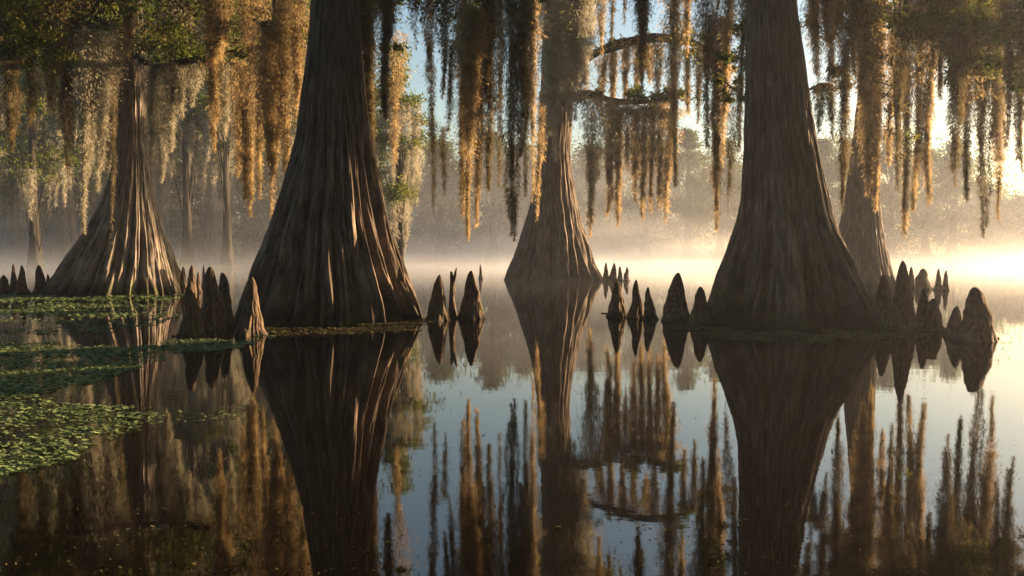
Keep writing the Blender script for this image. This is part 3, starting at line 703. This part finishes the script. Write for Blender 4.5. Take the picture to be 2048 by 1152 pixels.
for k, (own, x, y, d, r, n) in enumerate(CR):
    rng = np.random.default_rng(3000 + k); c = P(x, y, d); rad = r * d / F
    for s in range(max(2, n // 90)):
        cc = c + np.clip(rng.normal(size=3), -1.4, 1.4) * rad * np.array([.7, .9, .5])
        clump(TREES[own]['crown'], cc, rad * .38, 90, .0062 * d, rng, 0 if rng.random() < .7 else 1, .5, .6)
# upper crowns above the photo's frame
for key, T in TREES.items():
    rng = np.random.default_rng(ord(key) * 7)
    far = T['depth'] > 50
    if far: continue
    zlo = P(1024, 0, T['depth'])[2] + 1.0
    zlo = max(zlo, 8.0)
    for s in range(16):
        a = rng.uniform(0, 2 * np.pi); rr = rng.uniform(.25, 1) * 4.0; z = rng.uniform(zlo + .5, T['top'] + .5)
        k = np.argmin(abs(T['zz'] - z)); c = np.array([T['C'][k] + rr * math.cos(a), T['depth'] + rr * math.sin(a), z])
        if s < 8: limb(key, c, .13, .03, z0=z - 1.2)
        for q in range(3): clump(T['crown'], c + rng.normal(size=3) * .6, 1.1, 110, .17, rng, 0, .3, .5)
    T['crown'].build('crown', [M_LEAF, M_MOSS_DARK], T['root'], smooth=False)

# ------------------------------------------------------------------ far cypress crowns (leaves with moss hanging in them)
def far_crown(key, px, d, r_px, ylo, seed, n=26, moss=26, top=None):
    T = TREES[key]; rng = np.random.default_rng(seed); A = Acc()
    for s in range(n):
        x = px + rng.normal() * r_px * .6; y = rng.uniform(-160, ylo); c = P(x, y, d + rng.normal() * 3)
        clump(A, c, 2.6, 330, .0052 * d, rng, 0, .4, .55)
    for s in range(moss):
        x = px + rng.uniform(-1, 1) * r_px; y0 = rng.uniform(-100, ylo * .8); y1 = y0 + rng.uniform(80, 230); y1 = min(y1, 480)
        dd = d + rng.normal() * 3; t = P(x, y0, dd); b = P(x - 3, y1, dd)
        V, Fc = moss_geo(t, b, rng.uniform(14, 26) * dd / F, dd, .9, rng, 1); A.add(V, Fc, 1 + int(rng.random() < .4))
    A.build('crown', [M_LEAF_FAR, M_MOSS_GREY, M_MOSS_GREY], T['root'], smooth=False)
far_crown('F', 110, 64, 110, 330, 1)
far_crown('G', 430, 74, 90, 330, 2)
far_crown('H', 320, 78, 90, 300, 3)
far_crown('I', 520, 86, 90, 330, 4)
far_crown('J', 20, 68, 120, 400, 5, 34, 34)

# ------------------------------------------------------------------ background trees
def bush_tree(x, d, ytop, r_px, label, seed, n=34, trunkw=9, lean=0, dens=1.0, zlow=.6, moss=0, group='hazy trees along the far shore', leafmat=None, leaf=.0045):
    rng = np.random.default_rng(seed); base = P(x, 500, d); base[2] = 0
    top = P(x, ytop, d)[2]; r = r_px * d / F
    rt = root('swamp_tree', tuple(base), label, 'tree', group)
    tw = trunkw * d / F / 2
    V, Fc, uv, C = tube([base + [0, 0, -.4], base + [0, 0, top * .07], base + [0, 0, top * .2], base + [lean * .3, 0, top * .42], base + [lean * .6, 0, top * .68], base + [lean, 0, top * .93]], [tw * 3.6, tw * 2.3, tw * 1.4, tw * 1.1, tw * .7, tw * .2], 22, seed, .28)
    A = Acc(); A.add(V, Fc, 0, uv); A.build('trunk', M_LIMB, rt)
    A = Acc(); B = Acc()
    for s in range(n):
        zf = rng.uniform(0, 1) ** .8; z = top * (zlow * .3 + (1 - zlow * .3) * zf)
        prof = math.sin(min(1, zf * 1.02 + .12) * math.pi) ** .6 * .95 + .05
        a = rng.uniform(0, 2 * np.pi); q = math.sqrt(rng.random()) * r * prof
        c = np.array([base[0] + lean * zf + q * math.cos(a), base[1] + q * math.sin(a), z])
        k = min(len(C) - 1, int(zf * .8 * len(C)))
        if s % 3 == 0:
            V, Fc, uv, _ = tube([C[k], (C[k] + c) / 2 + [0, 0, .3], c], [tw * .35, tw * .2, tw * .06], 6, s, .1, 3); B.add(V, Fc, 0, uv)
        clump(A, c, r * rng.uniform(.25, .5), int(230 * dens), leaf * d, rng, 0, .3, .6)
        if rng.random() < moss:
            V, Fc = moss_geo(c, c - np.array([0, 0, rng.uniform(1.5, 4)]), rng.uniform(12, 22) * d / F, d, .8, rng, 1)
            V[:, 2] = np.maximum(V[:, 2], .3); A.add(V, Fc, 1)
    B.build('branch', M_LIMB, rt)
    A.build('crown', [leafmat or M_LEAF_FAR, M_MOSS_GREY], rt, smooth=False)

BT = [ # x, d, ytop, r_px, label
 (798, 42, 95, 62, 'bushy pale green hazy tree rising between the widest trunk and the blue sky', dict(n=44, dens=.75, moss=.6, zlow=1.1, leafmat=M_LEAF)),
 (740, 52, 190, 60, 'hazy tree half hidden by the right edge of the widest trunk', dict(n=40, moss=.5, zlow=1)),
 (880, 88, 285, 70, 'rounded hazy tree behind the left part of the central moss cluster', {}),
 (985, 84, 265, 50, 'taller hazy tree just left of the central trunk', {}),
 (1050, 92, 300, 50, 'low hazy tree peeking out at the left edge of the central trunk', {}),
 (1180, 96, 300, 60, 'hazy tree behind the first tails below the lower limb', {}),
 (1290, 92, 290, 62, 'hazy tree behind the last tails below the lower limb', {}),
 (1375, 90, 262, 44, 'pointed hazy tree right below the bright sky gap left of the big dark trunk', {}),
 (1440, 94, 288, 50, 'rounded hazy tree close to the left edge of the big dark trunk', {}),
 (1640, 92, 285, 40, 'hazy tree in the gap just right of the big dark trunk', {}),
 (1695, 96, 282, 44, 'hazy tree close to the left edge of the hazy tan trunk', {}),
 (1780, 94, 268, 50, 'hazy tree just right of the hazy tan trunk', {}),
 (1850, 98, 305, 50, 'hazy tree behind the golden tails above the tallest knee', {}),
 (1905, 94, 288, 44, 'hazy tree left of the brightest glow with light through its top', {}),
 (1975, 100, 378, 56, 'low hazy tree under the brightest glow', {}),
 (2040, 100, 400, 50, 'lowest hazy tree at the right photo edge', {}),
]
for k, (x, d, yt, r, lab, kw) in enumerate(BT): bush_tree(x, d, yt, r, lab, 500 + k, **kw)
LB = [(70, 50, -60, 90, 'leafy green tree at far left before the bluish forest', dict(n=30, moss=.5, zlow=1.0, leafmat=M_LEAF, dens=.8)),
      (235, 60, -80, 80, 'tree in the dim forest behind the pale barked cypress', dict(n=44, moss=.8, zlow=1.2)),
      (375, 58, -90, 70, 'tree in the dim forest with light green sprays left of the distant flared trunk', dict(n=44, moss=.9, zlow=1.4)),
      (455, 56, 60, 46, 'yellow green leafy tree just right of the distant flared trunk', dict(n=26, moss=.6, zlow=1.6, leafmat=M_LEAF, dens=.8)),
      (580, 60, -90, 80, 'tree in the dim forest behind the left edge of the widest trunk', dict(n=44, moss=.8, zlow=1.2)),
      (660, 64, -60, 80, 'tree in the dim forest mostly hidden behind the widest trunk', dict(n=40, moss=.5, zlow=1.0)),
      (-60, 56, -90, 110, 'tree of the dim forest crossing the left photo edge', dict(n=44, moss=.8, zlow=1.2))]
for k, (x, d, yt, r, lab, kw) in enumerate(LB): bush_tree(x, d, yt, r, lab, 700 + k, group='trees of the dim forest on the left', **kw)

def far_wood():
    rng = np.random.default_rng(99); A = Acc()
    for s in range(900):
        ang = rng.uniform(-46, 46); d = rng.uniform(104, 125); x = d * math.tan(R(ang)); px = W / 2 + F * math.tan(R(ang))
        ytop = 300 + 22 * float(vnoise(px * .012, 0, 4)) + 12 * float(vnoise(px * .04, 3, 4))
        if px > 1930: ytop = ytop + min(110, (px - 1930) * 1.5)
        if px < 700: ytop = ytop - min(300, (700 - px) * 1.2)
        h = P(px, ytop, d)[2]; z = rng.uniform(.01, 1) * h
        clump(A, np.array([x, d, z * .95]), 4.2, 240, .5, rng, 0, .2, .8)
    tag(A.build('far_wood', [M_LEAF_FAR], smooth=False), 'dense hazy wood closing the far shore behind the single trees', 'wood', kind='stuff')
far_wood()
def dim_wood():
    rng = np.random.default_rng(98); A = Acc()
    for s in range(760):
        px = rng.uniform(-700, 700); d = rng.uniform(84, 100); x = (px - W / 2) / F * d
        h = P(px, -120 + max(0, px - 560) * 1.6, d)[2]; z = rng.uniform(.01, 1) * h
        clump(A, np.array([x, d, z]), 3.8, 560, .46, rng, 0, .3, .9)
    tag(A.build('forest_understory', [M_LEAF_FAR], smooth=False), 'dim bluish forest closing the view behind the left trunks', 'wood', kind='stuff')
dim_wood()
def light_block_wood():  # leaf clumps added out of view behind the camera to darken the trunk fronts
    rng = np.random.default_rng(97); A = Acc()
    for s in range(950):
        a = R(rng.uniform(80, 258)); d = rng.uniform(11, 32); c = np.array([d * math.sin(a), d * math.cos(a), rng.uniform(.5 + 8 * (d < 17), 20.5)])
        clump(A, c, 4.2, 120, 1.0, rng, 0, .3, .9)
    tag(A.build('unseen_light_blocker', [M_LEAF_FAR], smooth=False), 'unseen leaf mass added behind the viewer to block sky light', 'wood', kind='stuff')
light_block_wood()

# ------------------------------------------------------------------ duckweed and litter on the water
def inpoly(pts, poly):
    x, y = pts[:, 0], pts[:, 1]; c = np.zeros(len(pts), bool); n = len(poly)
    for i in range(n):
        x1, y1 = poly[i]; x2, y2 = poly[(i + 1) % n]
        if y1 == y2: continue
        c ^= ((y1 > y) != (y2 > y)) & (x < (x2 - x1) * (y - y1) / (y2 - y1) + x1)
    return c

def ovals(p, size, rng, tilt=.22, asp=.45):
    n = len(p); k = 7; a = np.linspace(0, 2 * np.pi, k, endpoint=False)
    rot = rng.uniform(0, 2 * np.pi, n); s = size * rng.uniform(.55, 1.35, n)
    lx = np.cos(a)[None] * s[:, None]; ly = np.sin(a)[None] * s[:, None] * asp
    X = lx * np.cos(rot)[:, None] - ly * np.sin(rot)[:, None]; Y = lx * np.sin(rot)[:, None] + ly * np.cos(rot)[:, None]
    tx = rng.normal(size=(n, 1)) * tilt; ty = rng.normal(size=(n, 1)) * tilt
    Z = np.maximum(X * tx + Y * ty, -.004)
    V = np.stack([p[:, 0:1] + X, p[:, 1:2] + Y, p[:, 2:3] + Z], -1).reshape(-1, 3)
    return V, np.arange(n * k).reshape(-1, k)

def mat_patch(name, label, poly, size, count, seed, noise=(.9, -.15), mat=M_WEED, cat='duckweed', stretch=1.0):
    rng = np.random.default_rng(seed)
    g = np.array([G(x, y) for x, y in poly]); lo = g.min(0); hi = g.max(0)
    p = np.stack([rng.uniform(lo[0], hi[0], count), rng.uniform(lo[1], hi[1], count), np.zeros(count)], 1)
    q = proj(p); q = q + np.stack([14 * vnoise(p[:, 0] * 3, p[:, 1] * 3, 5) * 2, 5 * vnoise(p[:, 0] * 4, p[:, 1] * 4, 8) * 2], 1)
    keep = inpoly(q, poly)
    nz = fbm(p[:, 0] * noise[0], p[:, 1] * noise[0] * stretch, seed, 4)
    keep &= nz + .3 * vnoise(p[:, 0] * 11, p[:, 1] * 11, seed + 40) + rng.normal(size=count) * .28 > noise[1]
    p = p[keep]; p[:, 2] = rng.uniform(.005, .014, len(p))
    V, Fc = ovals(p, size, rng)
    tag(link(name, mesh_from(name, V, Fc, mat, smooth=False)), label, cat, kind='stuff')

mat_patch('duckweed_mat', 'thick green duckweed mat in the lower left corner', [(-500, 745), (0, 765), (90, 792), (140, 812), (250, 820), (312, 838), (275, 862), (225, 885), (150, 908), (95, 930), (0, 962), (-500, 1010)], .020, 70000, 1, (1.3, -.10))
mat_patch('duckweed_mat', 'long duckweed band reaching right past the reflection of the pale trunk', [(-500, 672), (0, 686), (180, 690), (310, 698), (335, 712), (290, 730), (250, 748), (180, 770), (60, 790), (0, 800), (-500, 790)], .022, 70000, 2, (.9, .0), stretch=1.6)
mat_patch('duckweed_mat', 'thin dull duckweed film across the water before the pale trunk', [(-300, 600), (340, 603), (350, 640), (230, 668), (-300, 665)], .045, 20000, 3, (.5, .24), stretch=2.5)
mat_patch('duckweed_mat', 'narrow duckweed line at the foot of the pale trunk', [(-300, 586), (120, 590), (250, 592), (360, 592), (360, 597), (120, 600), (-300, 601)], .05, 16000, 4, (.6, -.2), stretch=2)
mat_patch('duckweed_mat', 'yellowish duckweed streak running toward the foreground knees', [(300, 682), (420, 680), (520, 672), (540, 680), (470, 700), (380, 706), (300, 702)], .020, 9000, 5, (1.2, .18), stretch=2)
mat_patch('duckweed_mat', 'scattered duckweed specks trailing off right of the thick mat', [(260, 812), (380, 822), (480, 815), (490, 830), (400, 850), (300, 850)], .016, 3000, 6, (1.2, .42))
mat_patch('floating_litter', 'dark green leafy rim round the foot of the widest trunk', [(505, 640), (560, 652), (660, 655), (770, 650), (868, 634), (862, 650), (770, 664), (650, 672), (540, 674), (480, 664)], .028, 12000, 7, (1.5, -.30), M_LITTER, 'litter')
mat_patch('floating_litter', 'dark leafy rim round the foot of the big dark trunk', [(1330, 642), (1400, 652), (1500, 662), (1620, 664), (1760, 662), (1880, 655), (1888, 664), (1800, 680), (1620, 686), (1450, 676), (1340, 658)], .028, 22000, 8, (1.5, -.35), M_LITTER, 'litter')
def specks():
    rng = np.random.default_rng(31); n = 4000
    q = np.stack([rng.uniform(-100, 2150, n), 600 + 552 * rng.random(n) ** 1.5], 1)
    p = np.array([G(*a) for a in q]); p[:, 2] = .006
    s = vnoise(p[:, 0] * .8, p[:, 1] * .8, 2) > -.1; p = p[s]
    V, Fc = ovals(p, .006, rng); 
    V2 = V
    tag(link('floating_litter', mesh_from('floating_litter', V2, Fc, M_LITTER, smooth=False)), 'tiny specks scattered over the open water', 'litter', kind='stuff')
specks()
def fallen():
    rng = np.random.default_rng(32); n = 130
    q = np.stack([rng.uniform(-50, 2100, n), 625 + 500 * rng.random(n) ** 1.8], 1)
    p = np.array([G(*a) for a in q]); p[:, 2] = .008
    V, Fc = ovals(p, .013, rng, .3, .35)
    tag(link('floating_litter', mesh_from('floating_litter', V, Fc, M_LITTER, smooth=False)), 'fallen cypress needles drifting singly on the open water', 'litter', kind='stuff')
fallen()

# ------------------------------------------------------------------ haze and mist
def box(name, lo, hi, mat):
    (x0, y0, z0), (x1, y1, z1) = lo, hi
    me = bpy.data.meshes.new(name)
    me.from_pydata([(x0, y0, z0), (x1, y0, z0), (x1, y1, z0), (x0, y1, z0), (x0, y0, z1), (x1, y0, z1), (x1, y1, z1), (x0, y1, z1)], [],
                   [(0, 3, 2, 1), (4, 5, 6, 7), (0, 1, 5, 4), (1, 2, 6, 5), (2, 3, 7, 6), (3, 0, 4, 7)])
    me.materials.append(mat); return link(name, me)
tag(box('haze', (-195, -65, -1.5), (195, 195, 23.5), vol_mat('haze_air', .0007, (.74, .85, 1.0), .55)), 'thin morning haze filling the air over the swamp', 'haze', kind='stuff')

def mist():
    """low mist over the water: dense at the surface, thinning upward, drifting in banks"""
    m, t, N, L = newmat('mist_air')
    out = N.new('ShaderNodeOutputMaterial'); v = N.new('ShaderNodeVolumePrincipled')
    v.inputs['Color'].default_value = (.86, .93, 1.0, 1); v.inputs['Anisotropy'].default_value = .5
    tc = N.new('ShaderNodeTexCoord'); sp = N.new('ShaderNodeSeparateXYZ'); L.new(tc.outputs['Object'], sp.inputs[0])
    mp = N.new('ShaderNodeMapping'); mp.inputs['Scale'].default_value = (.045, .07, .25)
    n = N.new('ShaderNodeTexNoise'); n.inputs['Scale'].default_value = 1; n.inputs['Detail'].default_value = 2
    L.new(tc.outputs['Object'], mp.inputs[0]); L.new(mp.outputs[0], n.inputs[0])
    def mth(op, a, b=None, c=None):
        q = N.new('ShaderNodeMath'); q.operation = op
        for k, x in enumerate((a, b, c)):
            if x is None: continue
            if isinstance(x, (int, float)): q.inputs[k].default_value = x
            else: L.new(x, q.inputs[k])
        return q.outputs[0]
    def mr(a, f0, f1, t0=0., t1=1., smooth=True):
        q = N.new('ShaderNodeMapRange'); q.interpolation_type = 'SMOOTHSTEP' if smooth else 'LINEAR'
        for k, x in enumerate((f0, f1, t0, t1)): q.inputs[k + 1].default_value = x
        L.new(a, q.inputs[0]); return q.outputs[0]
    X, Y, Z = sp.outputs
    ns = mr(n.outputs[0], .36, .66, .12, 1.0)
    h = mth('MULTIPLY', mr(Y, 26, 80, .26, .95), mth('ADD', mth('MULTIPLY', ns, .9), .45))   # layer height
    e = mth('EXPONENT', mth('MULTIPLY', mth('DIVIDE', Z, h), -1.0))
    lowd = mth('MULTIPLY', mth('MULTIPLY', e, mr(Y, 23, 46, 0, MIST_LOW)), ns)
    side = mr(X, 0, 30, 1.0, .5)
    e2 = mth('EXPONENT', mth('MULTIPLY', mth('DIVIDE', Z, mr(X, -40, 50, 4.0, 5.0)), -1.0))
    high = mth('MULTIPLY', mth('MULTIPLY', mth('MULTIPLY', e2, side), mr(Y, 40, 80, 0, MIST_HIGH)), mth('ADD', ns, .25))
    xf = mth('MULTIPLY', mr(X, -45, 15, .9, 1.0), mr(X, 3, 34, 1.0, .17))
    L.new(mth('MULTIPLY', mth('ADD', lowd, high), xf), v.inputs['Density']); L.new(v.outputs[0], out.inputs['Volume'])
    m.cycles.volume_step_rate = .17
    tag(box('mist', (-80, 23, .02), (95, 103, 10), m), 'low white mist lying on the water', 'mist', kind='stuff')
MIST_LOW, MIST_HIGH = .065, .038
mist()
